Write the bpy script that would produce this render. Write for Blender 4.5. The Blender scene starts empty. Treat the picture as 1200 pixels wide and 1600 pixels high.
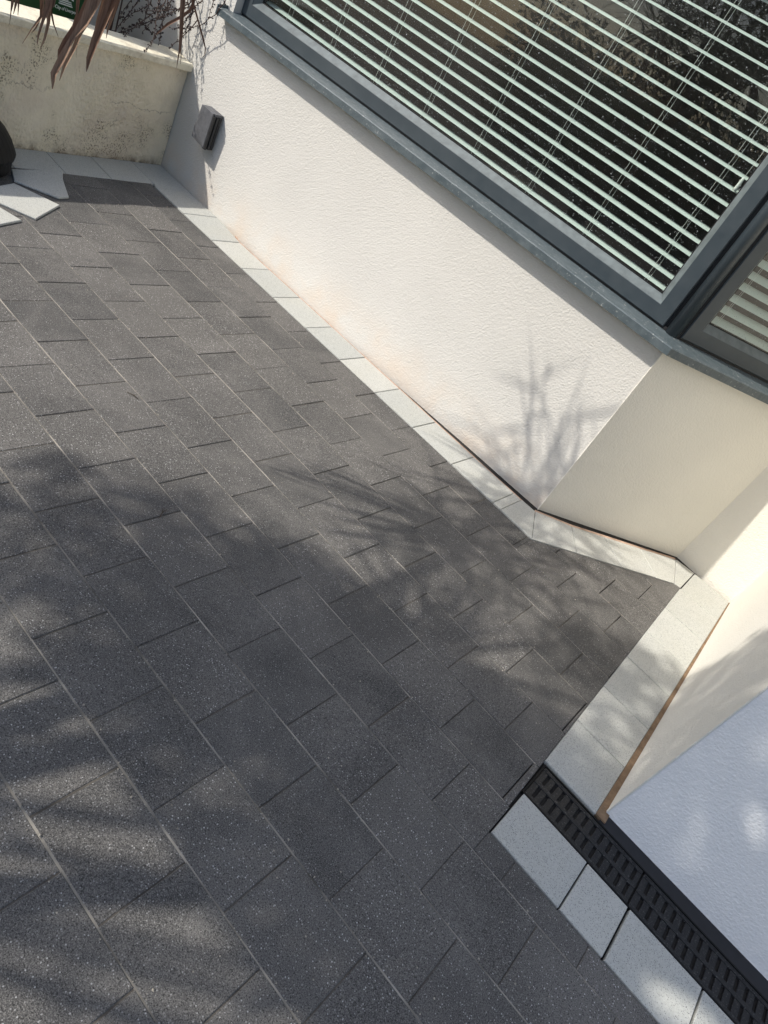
import bpy, math, random
from mathutils import Vector, Matrix
random.seed(7)
S = bpy.context.scene
COL = S.collection
rad = math.radians

# ------------------------------------------------------------------ camera
FPX = 1126.42
CR = ((0.66710466, 0.59372047, 0.44996375), (0.67271373, -0.22061752, -0.70624652), (-0.32004313, 0.77383713, -0.54657889))
cam_d = bpy.data.cameras.new('camera')
cam_d.sensor_fit = 'HORIZONTAL'; cam_d.sensor_width = 36; cam_d.lens = FPX / 1200 * 36
cam_d.clip_start = 0.02; cam_d.clip_end = 500
cam = bpy.data.objects.new('camera', cam_d); COL.objects.link(cam)
M = Matrix(((CR[0][0], -CR[1][0], -CR[2][0], 0), (CR[0][1], -CR[1][1], -CR[2][1], 0), (CR[0][2], -CR[1][2], -CR[2][2], 1.5), (0, 0, 0, 1)))
cam.matrix_world = M
S.camera = cam

# ------------------------------------------------------------------ light
SUN_EL, SUN_AZ = 44.1, 225.0        # towards (-1,-1,1.37)
w = bpy.data.worlds.new('World'); S.world = w; w.use_nodes = True
nt = w.node_tree; bg = nt.nodes['Background']
sky = nt.nodes.new('ShaderNodeTexSky'); sky.sky_type = 'NISHITA'; sky.sun_disc = False
sky.sun_elevation = rad(SUN_EL); sky.sun_rotation = rad(SUN_AZ); sky.air_density = 1.0; sky.dust_density = 1.8; sky.ozone_density = 0.7
nt.links.new(sky.outputs[0], bg.inputs[0]); bg.inputs[1].default_value = 0.138
sd = bpy.data.lights.new('sun', 'SUN'); sd.energy = 3.15; sd.angle = rad(0.8); sd.color = (1, 0.95, 0.87)
so = bpy.data.objects.new('sun', sd); COL.objects.link(so)
so.rotation_euler = Vector((-1, -1, 1.37)).to_track_quat('Z', 'Y').to_euler(); so.location = (-6, -6, 8)
S.view_settings.view_transform = 'Standard'; S.view_settings.look = 'None'
S.view_settings.exposure = 0.58; S.view_settings.gamma = 1
S.render.engine = 'CYCLES'
S.cycles.caustics_reflective = True; S.cycles.blur_glossy = 0.0; S.cycles.sample_clamp_indirect = 25; S.cycles.use_denoising = True
S.render.resolution_x = 768; S.render.resolution_y = 1024

# ------------------------------------------------------------------ helpers
def ramp(n, stops):
    cr = n.color_ramp
    while len(cr.elements) > 1: cr.elements.remove(cr.elements[-1])
    cr.elements[0].position = stops[0][0]; cr.elements[0].color = (*stops[0][1], 1)
    for p, c in stops[1:]:
        e = cr.elements.new(p); e.color = (*c, 1)

class Mat:
    def __init__(s, name, color=(.5, .5, .5), rough=.7, metal=0, spec=.5):
        s.m = bpy.data.materials.new(name); s.m.use_nodes = True
        s.nt = s.m.node_tree; s.b = s.nt.nodes['Principled BSDF']
        s.b.inputs['Base Color'].default_value = (*color, 1); s.b.inputs['Roughness'].default_value = rough
        s.b.inputs['Metallic'].default_value = metal; s.b.inputs['Specular IOR Level'].default_value = spec
        s.tc = s.nt.nodes.new('ShaderNodeTexCoord'); s.col = None
    def co(s): return s.tc.outputs['Object']
    def noise(s, scale, detail=4, rough=.55, dist=0, vec=None):
        n = s.nt.nodes.new('ShaderNodeTexNoise'); n.inputs['Scale'].default_value = scale
        n.inputs['Detail'].default_value = detail; n.inputs['Roughness'].default_value = rough; n.inputs['Distortion'].default_value = dist
        s.nt.links.new(vec or s.co(), n.inputs['Vector']); return n.outputs['Fac']
    def voro(s, scale, out='Distance', rnd=1):
        n = s.nt.nodes.new('ShaderNodeTexVoronoi'); n.inputs['Scale'].default_value = scale; n.inputs['Randomness'].default_value = rnd
        s.nt.links.new(s.co(), n.inputs['Vector']); return n.outputs[out]
    def rmp(s, fac, stops):
        n = s.nt.nodes.new('ShaderNodeValToRGB'); ramp(n, [(p, c if isinstance(c, tuple) else (c, c, c)) for p, c in stops])
        s.nt.links.new(fac, n.inputs[0]); return n.outputs[0]
    def mix(s, fac, a, b, mode='MIX'):
        n = s.nt.nodes.new('ShaderNodeMix'); n.data_type = 'RGBA'; n.blend_type = mode
        for sock, v in ((n.inputs[0], fac), (n.inputs[6], a), (n.inputs[7], b)):
            if isinstance(v, (int, float)): sock.default_value = v
            elif isinstance(v, tuple): sock.default_value = (*v, 1)
            else: s.nt.links.new(v, sock)
        return n.outputs[2]
    def math(s, op, a, b=0, c=0):
        n = s.nt.nodes.new('ShaderNodeMath'); n.operation = op
        for i, v in enumerate((a, b, c)):
            if isinstance(v, (int, float)): n.inputs[i].default_value = v
            else: s.nt.links.new(v, n.inputs[i])
        return n.outputs[0]
    def attr(s, name):
        n = s.nt.nodes.new('ShaderNodeAttribute'); n.attribute_name = name; return n.outputs['Fac']
    def sep(s):
        n = s.nt.nodes.new('ShaderNodeSeparateXYZ'); s.nt.links.new(s.co(), n.inputs[0]); return n.outputs
    def color(s, c): s.nt.links.new(c, s.b.inputs['Base Color'])
    def rough(s, c): s.nt.links.new(c, s.b.inputs['Roughness'])
    def bump(s, h, strength=.5, dist=.01):
        n = s.nt.nodes.new('ShaderNodeBump'); n.inputs['Strength'].default_value = strength; n.inputs['Distance'].default_value = dist
        s.nt.links.new(h, n.inputs['Height']); s.nt.links.new(n.outputs[0], s.b.inputs['Normal'])

class MB:
    def __init__(s): s.v = []; s.f = []; s.mi = []; s.rnd = []
    def add(s, vs, fs, mi=0, r=0.5):
        o = len(s.v); s.v += [tuple(v) for v in vs]
        for f in fs: s.f.append(tuple(i + o for i in f)); s.mi.append(mi); s.rnd.append(r)
        return s
    def box(s, a, b, mi=0, r=.5):
        x0, y0, z0 = a; x1, y1, z1 = b
        s.add([(x0, y0, z0), (x1, y0, z0), (x1, y1, z0), (x0, y1, z0), (x0, y0, z1), (x1, y0, z1), (x1, y1, z1), (x0, y1, z1)],
              [(0, 3, 2, 1), (4, 5, 6, 7), (0, 1, 5, 4), (1, 2, 6, 5), (2, 3, 7, 6), (3, 0, 4, 7)], mi, r); return s
    def prism(s, poly, z0, z1, mi=0, r=.5, bev=0):
        """vertical prism of a ccw polygon, top edge chamfered by bev"""
        n = len(poly); P = [Vector((p[0], p[1])) for p in poly]
        A = sum(P[i].x * P[(i + 1) % n].y - P[(i + 1) % n].x * P[i].y for i in range(n))
        if A < 0: P.reverse()
        vs = [(p.x, p.y, z0) for p in P]; rings = [list(range(n))]
        if bev > 0:
            vs += [(p.x, p.y, z1 - bev) for p in P]; rings.append(list(range(n, 2 * n)))
            ins = []
            for i in range(n):
                a, b, c = P[i - 1], P[i], P[(i + 1) % n]
                d1 = (b - a).normalized(); d2 = (c - b).normalized()
                n1 = Vector((-d1.y, d1.x)); n2 = Vector((-d2.y, d2.x)); m = n1 + n2
                k = bev / max(.35, m.length_squared / 2) if m.length > 1e-6 else bev
                ins.append(b + m * k)
            k0 = len(vs); vs += [(p.x, p.y, z1) for p in ins]; rings.append(list(range(k0, k0 + n)))
        else:
            vs += [(p.x, p.y, z1) for p in P]; rings.append(list(range(n, 2 * n)))
        fs = [tuple(reversed(rings[0])), tuple(rings[-1])]
        for a, b in zip(rings, rings[1:]):
            for i in range(n): fs.append((a[i], a[(i + 1) % n], b[(i + 1) % n], b[i]))
        s.add(vs, fs, mi, r); return s
    def hexa(s, bot, top, mi=0, r=.5):
        s.add(list(bot) + list(top), [(3, 2, 1, 0), (4, 5, 6, 7), (0, 1, 5, 4), (1, 2, 6, 5), (2, 3, 7, 6), (3, 0, 4, 7)], mi, r); return s
    def extrude(s, prof, path, closed=True, mi=0):
        """prof: list of fns giving the ring of points for each station (path = list of rings)"""
        n = len(path[0]); vs = [p for ring in path for p in ring]; fs = []
        for k in range(len(path) - 1):
            for i in range(n if closed else n - 1):
                j = (i + 1) % n; fs.append((k * n + i, k * n + j, (k + 1) * n + j, (k + 1) * n + i))
        if closed: fs += [tuple(reversed(range(n))), tuple(range((len(path) - 1) * n, len(path) * n))]
        s.add(vs, fs, mi); return s
    def tube(s, pts, rads, n=6, mi=0, r=.5):
        pts = [Vector(p) for p in pts]; rings = []; up = None
        for i, p in enumerate(pts):
            t = (pts[min(i + 1, len(pts) - 1)] - pts[max(i - 1, 0)]).normalized()
            if up is None: up = t.orthogonal().normalized()
            up = (up - t * up.dot(t)); up = up.normalized() if up.length > 1e-6 else t.orthogonal().normalized()
            sd_ = t.cross(up); rr = rads[i] if hasattr(rads, '__len__') else rads
            rings.append([p + (up * math.cos(a) + sd_ * math.sin(a)) * rr for a in (2 * math.pi * k / n for k in range(n))])
        o = len(s.v); vs = [q for g in rings for q in g]; fs = []
        for k in range(len(rings) - 1):
            for i in range(n):
                j = (i + 1) % n; fs.append((k * n + i, k * n + j, (k + 1) * n + j, (k + 1) * n + i))
        fs += [tuple(reversed(range(n))), tuple(range((len(rings) - 1) * n, len(rings) * n))]
        s.add(vs, fs, mi, r); return s
    def blade(s, pts, widths, side, fold=.25, mi=0, r=.5):
        """folded leaf ribbon: three verts a station"""
        pts = [Vector(p) for p in pts]; vs = []
        for i, p in enumerate(pts):
            t = (pts[min(i + 1, len(pts) - 1)] - pts[max(i - 1, 0)]).normalized()
            sd_ = side - t * side.dot(t); sd_ = sd_.normalized() if sd_.length > 1e-6 else t.orthogonal().normalized()
            nn = t.cross(sd_); wd = widths[i]
            vs += [p - sd_ * wd + nn * wd * fold, p - nn * wd * fold, p + sd_ * wd + nn * wd * fold]
        fs = []
        for k in range(len(pts) - 1):
            for i in (0, 1): fs.append((k * 3 + i, k * 3 + i + 1, (k + 1) * 3 + i + 1, (k + 1) * 3 + i))
        s.add(vs, fs, mi, r); return s
    def build(s, name, mats, parent=None, smooth=False, bevel=0, solid=0):
        me = bpy.data.meshes.new(name); me.from_pydata(s.v, [], s.f)
        if not isinstance(mats, (list, tuple)): mats = [mats]
        for m in mats: me.materials.append(m.m if isinstance(m, Mat) else m)
        me.polygons.foreach_set('material_index', s.mi)
        at = me.attributes.new('rnd', 'FLOAT', 'FACE'); at.data.foreach_set('value', s.rnd)
        me.update()
        if smooth: me.polygons.foreach_set('use_smooth', [True] * len(me.polygons))
        o = bpy.data.objects.new(name, me); COL.objects.link(o)
        if parent: o.parent = parent; o.matrix_parent_inverse = parent.matrix_world.inverted()
        if bevel:
            b = o.modifiers.new('bevel', 'BEVEL'); b.width = bevel; b.segments = 2; b.limit_method = 'ANGLE'
        if solid:
            b = o.modifiers.new('solid', 'SOLIDIFY'); b.thickness = solid
        return o

def tag(o, label=None, cat=None, group=None, kind=None):
    if label: o['label'] = label
    if cat: o['category'] = cat
    if group: o['group'] = group
    if kind: o['kind'] = kind
    return o
def empty(name, loc, label, cat, group=None):
    o = bpy.data.objects.new(name, None); o.location = loc; o.empty_display_size = .1; COL.objects.link(o)
    o.matrix_world = Matrix.Translation(loc)
    return tag(o, label, cat, group)
def proj(p):
    d = Vector(p) - Vector((0, 0, 1.5)); c = [sum(CR[i][k] * d[k] for k in range(3)) for i in range(3)]
    return (600 + FPX * c[0] / c[2], 800 + FPX * c[1] / c[2], c[2]) if c[2] > .02 else (None, None, c[2])
def inview(p, m=25):
    u, v, z = proj(p)
    return u is not None and -m < u < 1200 + m and -m < v < 1600 + m

# ------------------------------------------------------------------ materials
def render_mat(name, base, stain=None, old=False, fine=90):
    m = Mat(name, base, .9, spec=.2)
    big = m.noise(1.7, 3); base2 = tuple(c * .93 for c in base)
    c = m.mix(m.rmp(big, [(.35, 0.), (.7, 1.)]), base, base2)
    c = m.mix(m.rmp(m.noise(260, 2, .6), [(.3, 0.), (.75, .10)]), c, tuple(x * .55 for x in base))
    z = m.sep()[2]
    if stain:
        band = m.math('MULTIPLY', m.math('SUBTRACT', 1, m.math('DIVIDE', z, .24)), m.rmp(m.noise(5, 5, .6), [(.40, 0.), (.62, 1.)]))
        c = m.mix(m.math('MULTIPLY', m.math('MAXIMUM', band, 0), .30), c, stain)
    if old:
        c = m.mix(m.rmp(m.noise(4.5, 6, .65), [(.42, 0.), (.68, .8)]), c, (.62, .55, .40))
        c = m.mix(m.rmp(m.noise(2.3, 5, .6, .5), [(.5, 0.), (.72, .6)]), c, (.62, .53, .44))
        dots = m.math('MULTIPLY', m.rmp(m.noise(120, 2, .5), [(.55, 0.), (.60, 1.)]), m.rmp(m.noise(4.5, 3, .6), [(.54, 0.), (.62, 1.)]))
        c = m.mix(m.math('MULTIPLY', dots, .7), c, (.10, .08, .06))
        low = m.math('MAXIMUM', m.math('SUBTRACT', 1, m.math('DIVIDE', z, .05)), 0)
        c = m.mix(m.math('MULTIPLY', low, m.rmp(m.noise(14, 5, .7), [(.4, 0.), (.65, .9)])), c, (.16, .12, .08))
        wob = m.math('MULTIPLY', m.math('SUBTRACT', m.noise(7, 5, .7), .5), .16)
        dz = m.math('ABSOLUTE', m.math('SUBTRACT', m.math('ADD', z, wob), .30))
        c = m.mix(m.math('MULTIPLY', m.rmp(dz, [(.0, .7), (.004, 0.)]), m.rmp(m.noise(2.6, 2), [(.48, 0.), (.56, 1.)])), c, (.17, .14, .11))
    m.color(c)
    vv = m.nt.nodes.new('ShaderNodeTexVoronoi'); vv.feature = 'SMOOTH_F1'; vv.inputs['Scale'].default_value = fine; m.nt.links.new(m.co(), vv.inputs['Vector'])
    h = m.math('ADD', m.math('ADD', m.math('MULTIPLY', m.noise(fine * 1.6, 3, .6), .8), m.math('MULTIPLY', vv.outputs['Distance'], .7)), m.math('MULTIPLY', m.noise(fine * .45, 2, .5), .5))
    if old: h = m.math('MULTIPLY', h, m.rmp(m.noise(1.9, 3, .5), [(.38, .25), (.6, 1.)]))
    m.bump(h, .5 if not old else .9, .005 if not old else .016)
    return m
M_render = render_mat('white_render', (.62, .60, .555), stain=(.64, .44, .27), fine=125)
M_render_plain = render_mat('fine_render', (.78, .75, .67), fine=135)
M_render_lifted = render_mat('lifted_white_render', (.90, .90, .89), fine=120)  # same render made whiter to carry the bright shade on the front wall
M_oldrender = render_mat('weathered_render', (.80, .72, .56), old=True, fine=60)

def cope_mat():
    m = Mat('coping_stone', (.72, .68, .56), .9, spec=.2)
    c = m.mix(m.rmp(m.noise(7, 6, .65), [(.48, 0.), (.72, .85)]), (.74, .69, .55), (.42, .36, .27))
    c = m.mix(m.rmp(m.noise(60, 4, .6), [(.5, 0.), (.75, .35)]), c, (.3, .26, .2))
    m.color(c); m.bump(m.noise(40, 5, .7), .5, .008); return m
M_cope = cope_mat()

def paver_mat():
    m = Mat('charcoal_paver', (.08, .08, .08), .75, spec=.35)
    r = m.attr('rnd')
    c = m.rmp(r, [(0., (.040, .040, .040)), (.3, (.054, .052, .050)), (.7, (.066, .063, .060)), (1., (.100, .094, .086))])
    c = m.mix(m.rmp(m.noise(2.4, 6, .7, .6), [(.42, 0.), (.66, .8)]), c, (.150, .141, .130))
    c = m.mix(m.rmp(m.noise(6.5, 5, .7, 1.0), [(.58, 0.), (.72, .6)]), c, (.050, .050, .052))      # worn, dusty patches
    c = m.mix(m.rmp(m.noise(420, 3, .7), [(.46, 0.), (.62, .8)]), c, (.215, .205, .190))      # fine aggregate
    c = m.mix(m.rmp(m.noise(300, 2, .6), [(.55, 0.), (.63, .85)]), c, (.020, .019, .018))        # pits
    v = m.nt.nodes.new('ShaderNodeTexVoronoi'); v.inputs['Scale'].default_value = 185; m.nt.links.new(m.co(), v.inputs['Vector'])
    sepc = m.nt.nodes.new('ShaderNodeSeparateColor'); m.nt.links.new(v.outputs['Color'], sepc.inputs[0])
    near = m.rmp(v.outputs['Distance'], [(.20, 1.), (.36, 0.)])
    pick = m.rmp(sepc.outputs[0], [(.62, 0.), (.70, .35), (.88, .5), (.94, 1.)])
    sp = m.math('MULTIPLY', m.math('MULTIPLY', near, pick), m.math('MULTIPLY', m.rmp(m.noise(3.1, 4, .7), [(.30, .25), (.66, 1.)]), m.math('MULTIPLY_ADD', r, .7, .45)))
    c = m.mix(sp, c, (.62, .61, .59)); m.color(c)
    m.rough(m.mix(sp, (.8, .8, .8), (.28, .28, .28)))
    m.bump(m.math('ADD', m.noise(330, 3, .6), m.math('MULTIPLY', m.noise(90, 3, .6), .5)), .6, .003)
    return m
M_paver = paver_mat()
def stone_mat():
    m = Mat('granite_stone', (.5, .5, .48), .8, spec=.3)
    r = m.attr('rnd')
    c = m.rmp(r, [(0., (.36, .37, .345)), (1., (.46, .46, .42))])
    c = m.mix(m.rmp(m.noise(4, 4, .6), [(.45, 0.), (.75, .45)]), c, (.39, .38, .32))
    c = m.mix(m.rmp(m.noise(230, 3, .6), [(.35, 0.), (.65, .4)]), c, (.60, .60, .57))
    v = m.nt.nodes.new('ShaderNodeTexVoronoi'); v.inputs['Scale'].default_value = 300; m.nt.links.new(m.co(), v.inputs['Vector'])
    sepc = m.nt.nodes.new('ShaderNodeSeparateColor'); m.nt.links.new(v.outputs['Color'], sepc.inputs[0])
    sp = m.math('MULTIPLY', m.rmp(v.outputs['Distance'], [(.26, 1.), (.42, 0.)]), m.rmp(sepc.outputs[0], [(.50, 0.), (.58, .45), (.90, .95)]))
    c = m.mix(sp, c, (.10, .10, .11)); m.color(c)
    m.bump(m.noise(260, 3, .6), .35, .002); return m
M_stone = stone_mat()
def simple(name, col, rough=.7, metal=0, nscale=40, var=.3, bump=0, spec=.5, bd=.003):
    m = Mat(name, col, rough, metal, spec)
    c = m.mix(m.rmp(m.noise(nscale, 4, .6), [(.35, 0.), (.7, 1.)]), col, tuple(x * (1 - var) for x in col)); m.color(c)
    if bump: m.bump(m.noise(nscale * 2, 3, .6), bump, bd)
    return m
M_sand = simple('joint_sand', (.34, .29, .22), .95, nscale=120, var=.5, bump=.6)
M_sandlt = simple('pale_joint_sand', (.36, .33, .28), .95, nscale=7, var=.85, bump=.6)
M_grit = simple('grit', (.42, .38, .31), .9, nscale=3, var=.6)
M_litter = simple('litter', (.05, .035, .02), .9)
M_dirt = simple('dark_joint', (.022, .02, .018), .95, nscale=120, var=.5)
M_jdirt = simple('joint_dirt', (.11, .098, .082), .95, nscale=9, var=.8)
M_mortar = simple('rusty_mortar', (.26, .17, .10), .95, nscale=30, var=.45, bump=.7)
M_pink = simple('pinkish_mortar', (.52, .36, .27), .95, nscale=25, var=.4, bump=.6)
M_membrane = simple('black_membrane', (.012, .012, .016), .55, nscale=30, var=.4)
M_black = simple('black_plastic', (.006, .006, .0065), .6, nscale=60, var=.5, bump=.3, spec=.25)
M_grate = Mat('grate_plastic', (.008, .008, .009), .5, 0, .3)
M_grate.color(M_grate.mix(M_grate.rmp(M_grate.noise(200, 4, .7), [(.58, 0.), (.72, .8)]), (.017, .017, .018), (.20, .20, .19)))
M_grate.bump(M_grate.noise(160, 3, .6), .4, .002)
def frame_mat():
    m = Mat('anthracite_frame', (.085, .105, .122), .38)
    c = m.mix(m.rmp(m.noise(3, 5, .65), [(.45, 0.), (.75, .35)]), (.034, .046, .055), (.085, .10, .105)); m.color(c)
    m.rough(m.rmp(m.noise(20, 4), [(.3, .32), (.7, .5)])); return m
M_frame = frame_mat()
M_bead = simple('sunlit_glazing_bead', (.13, .155, .16), .35, nscale=25, var=.35)  # paler than the frame paint, the bead's sun and reflection put into colour
def sill_mat():
    m = Mat('weathered_sill', (.1, .125, .14), .45)
    s = m.nt.nodes.new('ShaderNodeMapping'); s.inputs['Scale'].default_value = (6, 30, 6); m.nt.links.new(m.co(), s.inputs[0])
    c = m.mix(m.rmp(m.noise(3, 6, .7, .4, s.outputs[0]), [(.40, 0.), (.75, .7)]), (.055, .074, .083), (.135, .16, .168))
    c = m.mix(m.rmp(m.noise(90, 4, .6), [(.62, 0.), (.70, .8)]), c, (.40, .40, .38)); m.color(c)
    m.rough(m.rmp(m.noise(14, 4), [(.3, .3), (.7, .6)])); return m
M_sill = sill_mat()
M_sealgap = simple('black_seal_gap', (.008, .008, .009), .6)  # black for the pane seals and for shade painted into the frame gaps
M_slat = simple('blind_slat', (.58, .65, .62), .45, nscale=8, var=.08)
M_cord = Mat('blind_cord', (.72, .74, .70), .8)
M_drop = Mat('raindrop', (.55, .60, .60), .10); M_drop.b.inputs['Transmission Weight'].default_value = .45; M_drop.b.inputs['IOR'].default_value = 1.33
def glass_mat(tint):
    m = bpy.data.materials.new('window_glass'); m.use_nodes = True; t = m.node_tree; t.nodes.remove(t.nodes['Principled BSDF'])
    out = t.nodes['Material Output']; mx = t.nodes.new('ShaderNodeMixShader'); tr = t.nodes.new('ShaderNodeBsdfTransparent')
    gl = t.nodes.new('ShaderNodeBsdfGlossy'); fr = t.nodes.new('ShaderNodeFresnel'); fr.inputs[0].default_value = 1.5
    tr.inputs[0].default_value = (*tint, 1); gl.inputs['Roughness'].default_value = .01
    mu = t.nodes.new('ShaderNodeMath'); mu.operation = 'MULTIPLY'; mu.inputs[1].default_value = 1.3
    ge = t.nodes.new('ShaderNodeNewGeometry'); io = t.nodes.new('ShaderNodeMath'); io.operation = 'MULTIPLY_ADD'
    io.inputs[1].default_value = -.8333; io.inputs[2].default_value = 1.5; t.links.new(ge.outputs['Backfacing'], io.inputs[0]); t.links.new(io.outputs[0], fr.inputs[0])
    t.links.new(fr.outputs[0], mu.inputs[0]); t.links.new(mu.outputs[0], mx.inputs[0]); t.links.new(tr.outputs[0], mx.inputs[1]); t.links.new(gl.outputs[0], mx.inputs[2])
    g2 = t.nodes.new('ShaderNodeBsdfGlossy'); g2.inputs['Roughness'].default_value = .24       # added rough lobe scattering reflected sun and haze, as a dirty film would
    m2 = t.nodes.new('ShaderNodeMixShader'); a2 = t.nodes.new('ShaderNodeMath'); a2.operation = 'MULTIPLY'; a2.inputs[1].default_value = 1.1
    t.links.new(fr.outputs[0], a2.inputs[0]); t.links.new(a2.outputs[0], m2.inputs[0]); t.links.new(mx.outputs[0], m2.inputs[1]); t.links.new(g2.outputs[0], m2.inputs[2])
    t.links.new(m2.outputs[0], out.inputs[0]); return m
M_glass = glass_mat((.90, .95, .92))
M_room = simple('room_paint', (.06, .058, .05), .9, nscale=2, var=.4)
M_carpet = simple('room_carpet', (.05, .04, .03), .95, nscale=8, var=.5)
M_soil = simple('soil', (.16, .14, .11), .95, nscale=6, var=.5, bump=.5)
M_flag = simple('side_path', (.26, .25, .23), .9, nscale=5, var=.3, bump=.4)
M_bin = simple('green_bin', (.004, .055, .016), .45, nscale=12, var=.3)
M_white = Mat('white_print', (.62, .68, .66), .6)
M_vent = simple('weathered_vent', (.115, .118, .128), .7, nscale=35, var=.45, bump=.5)
M_ventdark = simple('vent_louvre', (.03, .03, .032), .6, nscale=60, var=.4)
def leafmat(name, a, b, rough=.6):
    m = Mat(name, a, rough, spec=.3); r = m.attr('rnd')
    s = m.nt.nodes.new('ShaderNodeMapping'); s.inputs['Scale'].default_value = (60, 60, 4); m.nt.links.new(m.co(), s.inputs[0])
    c = m.mix(r, a, b); c = m.mix(m.rmp(m.noise(4, 4, .6, 0, s.outputs[0]), [(.4, 0.), (.7, .6)]), c, tuple(x * .4 for x in a)); m.color(c); return m
M_dead = leafmat('dead_leaf', (.20, .105, .072), (.42, .29, .20), .75)
M_green = leafmat('sword_leaf', (.05, .085, .025), (.11, .13, .05))
M_leaf = leafmat('broad_leaf', (.035, .075, .018), (.08, .12, .03))
M_bark = simple('bark', (.13, .10, .075), .9, nscale=25, var=.6, bump=.8)
M_twig = simple('twig', (.075, .045, .035), .8, nscale=60, var=.5)
M_bud = simple('bud', (.045, .028, .025), .8, nscale=80, var=.5)
M_fence = simple('fence_board', (.10, .075, .05), .85, nscale=10, var=.5, bump=.5)

# ------------------------------------------------------------------ ground
g = MB(); g.add([(-60, -60, -.06), (60, -60, -.06), (60, 60, -.06), (-60, 60, -.06)], [(0, 1, 2, 3)])
tag(g.build('ground', M_soil), kind='structure')

A0 = Vector((-3.696, 3.028)); A1 = Vector((-.608, 3.044)); B1 = Vector((-.026, 3.711)); C1 = Vector((.303, 3.693)); D1 = Vector((.354, 1.848)); E1 = Vector((3.2, 1.898))
Bd = (B1 - A1).normalized(); nB = Vector((Bd.y, -Bd.x)); Ad = (A1 - A0).normalized(); nA = Vector((Ad.y, -Ad.x))
def gx(y): return -3.696 + (3.028 - y) * .1252       # garden wall foot

# sand bed under everything paved
b = MB(); b.add([(-3.75, -2.6, -.012), (3.2, -2.6, -.012), (3.2, 1.9, -.012), (.36, 1.9, -.012), (.33, 3.72, -.012), (-.03, 3.74, -.012), (-.6, 3.08, -.012), (-3.75, 3.06, -.012)], [tuple(range(8))])
tag(b.build('joint_bed', M_dirt), kind='structure')

def clip(poly, a, bb):
    """keep the part of poly left of line a->b"""
    out = []; d = (bb[0] - a[0], bb[1] - a[1])
    sdf = lambda p: d[0] * (p[1] - a[1]) - d[1] * (p[0] - a[0])
    for i in range(len(poly)):
        p, q = poly[i], poly[(i + 1) % len(poly)]; sp, sq = sdf(p), sdf(q)
        if sp >= 0: out.append(p)
        if (sp >= 0) != (sq >= 0):
            t = sp / (sp - sq); out.append((p[0] + (q[0] - p[0]) * t, p[1] + (q[1] - p[1]) * t))
    return out
def area(p): return abs(sum(p[i][0] * p[(i + 1) % len(p)][1] - p[(i + 1) % len(p)][0] * p[i][1] for i in range(len(p)))) / 2

ROWS = [.544, .748, .951, 1.153, 1.358, 1.560, 1.766, 1.970, 2.186, 2.398, 2.612, 2.822, 3.03, 3.24, 3.45]
low = [.544 - .2045 * k for k in range(15, 0, -1)]
ROWS = low + ROWS; base_i = 15
pav = MB(); sand = MB()
GL = ((-3.37, 2.22), (-3.41, 2.785))            # inner line of garden wall border
for i in range(len(ROWS) - 1):
    y0, y1 = ROWS[i], ROWS[i + 1]; k = i - base_i
    off = -.137 if k % 2 else -.012
    n0 = int((-3.6 - off) / .25) - 1
    n1 = int((3.0 - off) / .25) + 1
    for n in range(n0, n1):
        xa = off + .25 * n + random.uniform(-.0012, .0012); xb = off + .25 * (n + 1)
        jx, jy = .0011, .0016
        rect = [(xa + jx, y0 + jy), (xb - jx, y0 + jy), (xb - jx, y1 - jy), (xa + jx, y1 - jy)]
        pieces = []
        left = clip(rect, (-3.353, 0), (-3.353, -1)) if y1 < 1.9 else clip(rect, GL[1], GL[0])
        if left is None or len(left) < 3: continue
        P = left
        if y1 > 2.7:
            a = clip(P, (-.492, 3), (-.492, 2)); bq = clip(P, (-.492, 2), (-.492, 3))
            # 'a' keeps x > -.492 side, bq the other
            a, bq = (bq, a)
            a = clip(a, (-.492, 2), (-.492, 3)) if False else a
            lo = [p for p in (a, bq) if len(p) > 2]
            for q in lo:
                cx = sum(p[0] for p in q) / len(q)
                if cx < -.492: q = clip(q, (-4, 2.762), (0, 2.762)[:0] or (-4 - 1, 2.762)) if False else clip(q, (1, 2.762), (-4, 2.762)) if False else [(p[0], min(p[1], 2.762)) for p in q]
                else: q = clip(q, (.052 + .003, 3.410 - .003), (-.492 + .003, 2.765 - .003))
                if len(q) > 2 and area(q) > .0006: pieces.append(q)
            merged = pieces; pieces = merged
        else: pieces = [P]
        out = []
        for q in pieces:
            if y0 >= 1.43: q = clip(q, (.142, 1.444), (.086, 3.45)); out.append(q)
            elif y1 <= 1.45: out.append(q)
            else:
                cut = .1425
                l = clip(q, (cut, 0), (cut, 5)); r = clip(q, (cut, 5), (cut, 0))
                if len(r) > 2: r = [(p[0], min(p[1], 1.441)) for p in r]
                if len(l) > 2 and len(r) > 2 and area(l) > .0004:
                    # L-shaped cut paver: keep as two flush pieces
                    out += [l, r]
                else: out += [l, r]
        for q in out:
            if len(q) > 2 and area(q) > .0004:
                z = random.uniform(-.0012, .0012)
                pav.prism(q, -.03, z, 0, random.random(), .0022)
for y in ROWS:      # kiln-sand in the long joints
    if y < -2.4 or y > 3.3: continue
    x0 = -3.36; x1 = 3.0 if y < 1.45 else .09 - (y - 3.4) * .02
    if y > 2.765: x0 = -.44 + (y - 2.765) * .84
    if x1 > x0: sand.box((x0, y - .003, -.011), (x1, y + .003, -.0020))
cs = MB(); R2 = random.Random(77)      # dirt lying in the cross joints
cs.box((-3.36, -2.5, -.0118), (2.9, 1.43, -.0024)); cs.box((-3.36, 1.431, -.0118), (.10, 2.76, -.0024))
tag(cs.build('joint_dirt', M_jdirt), kind='structure')
tag(pav.build('charcoal_paving', M_paver), kind='structure')
tag(sand.build('joint_sand', M_sandlt), kind='structure')

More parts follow.
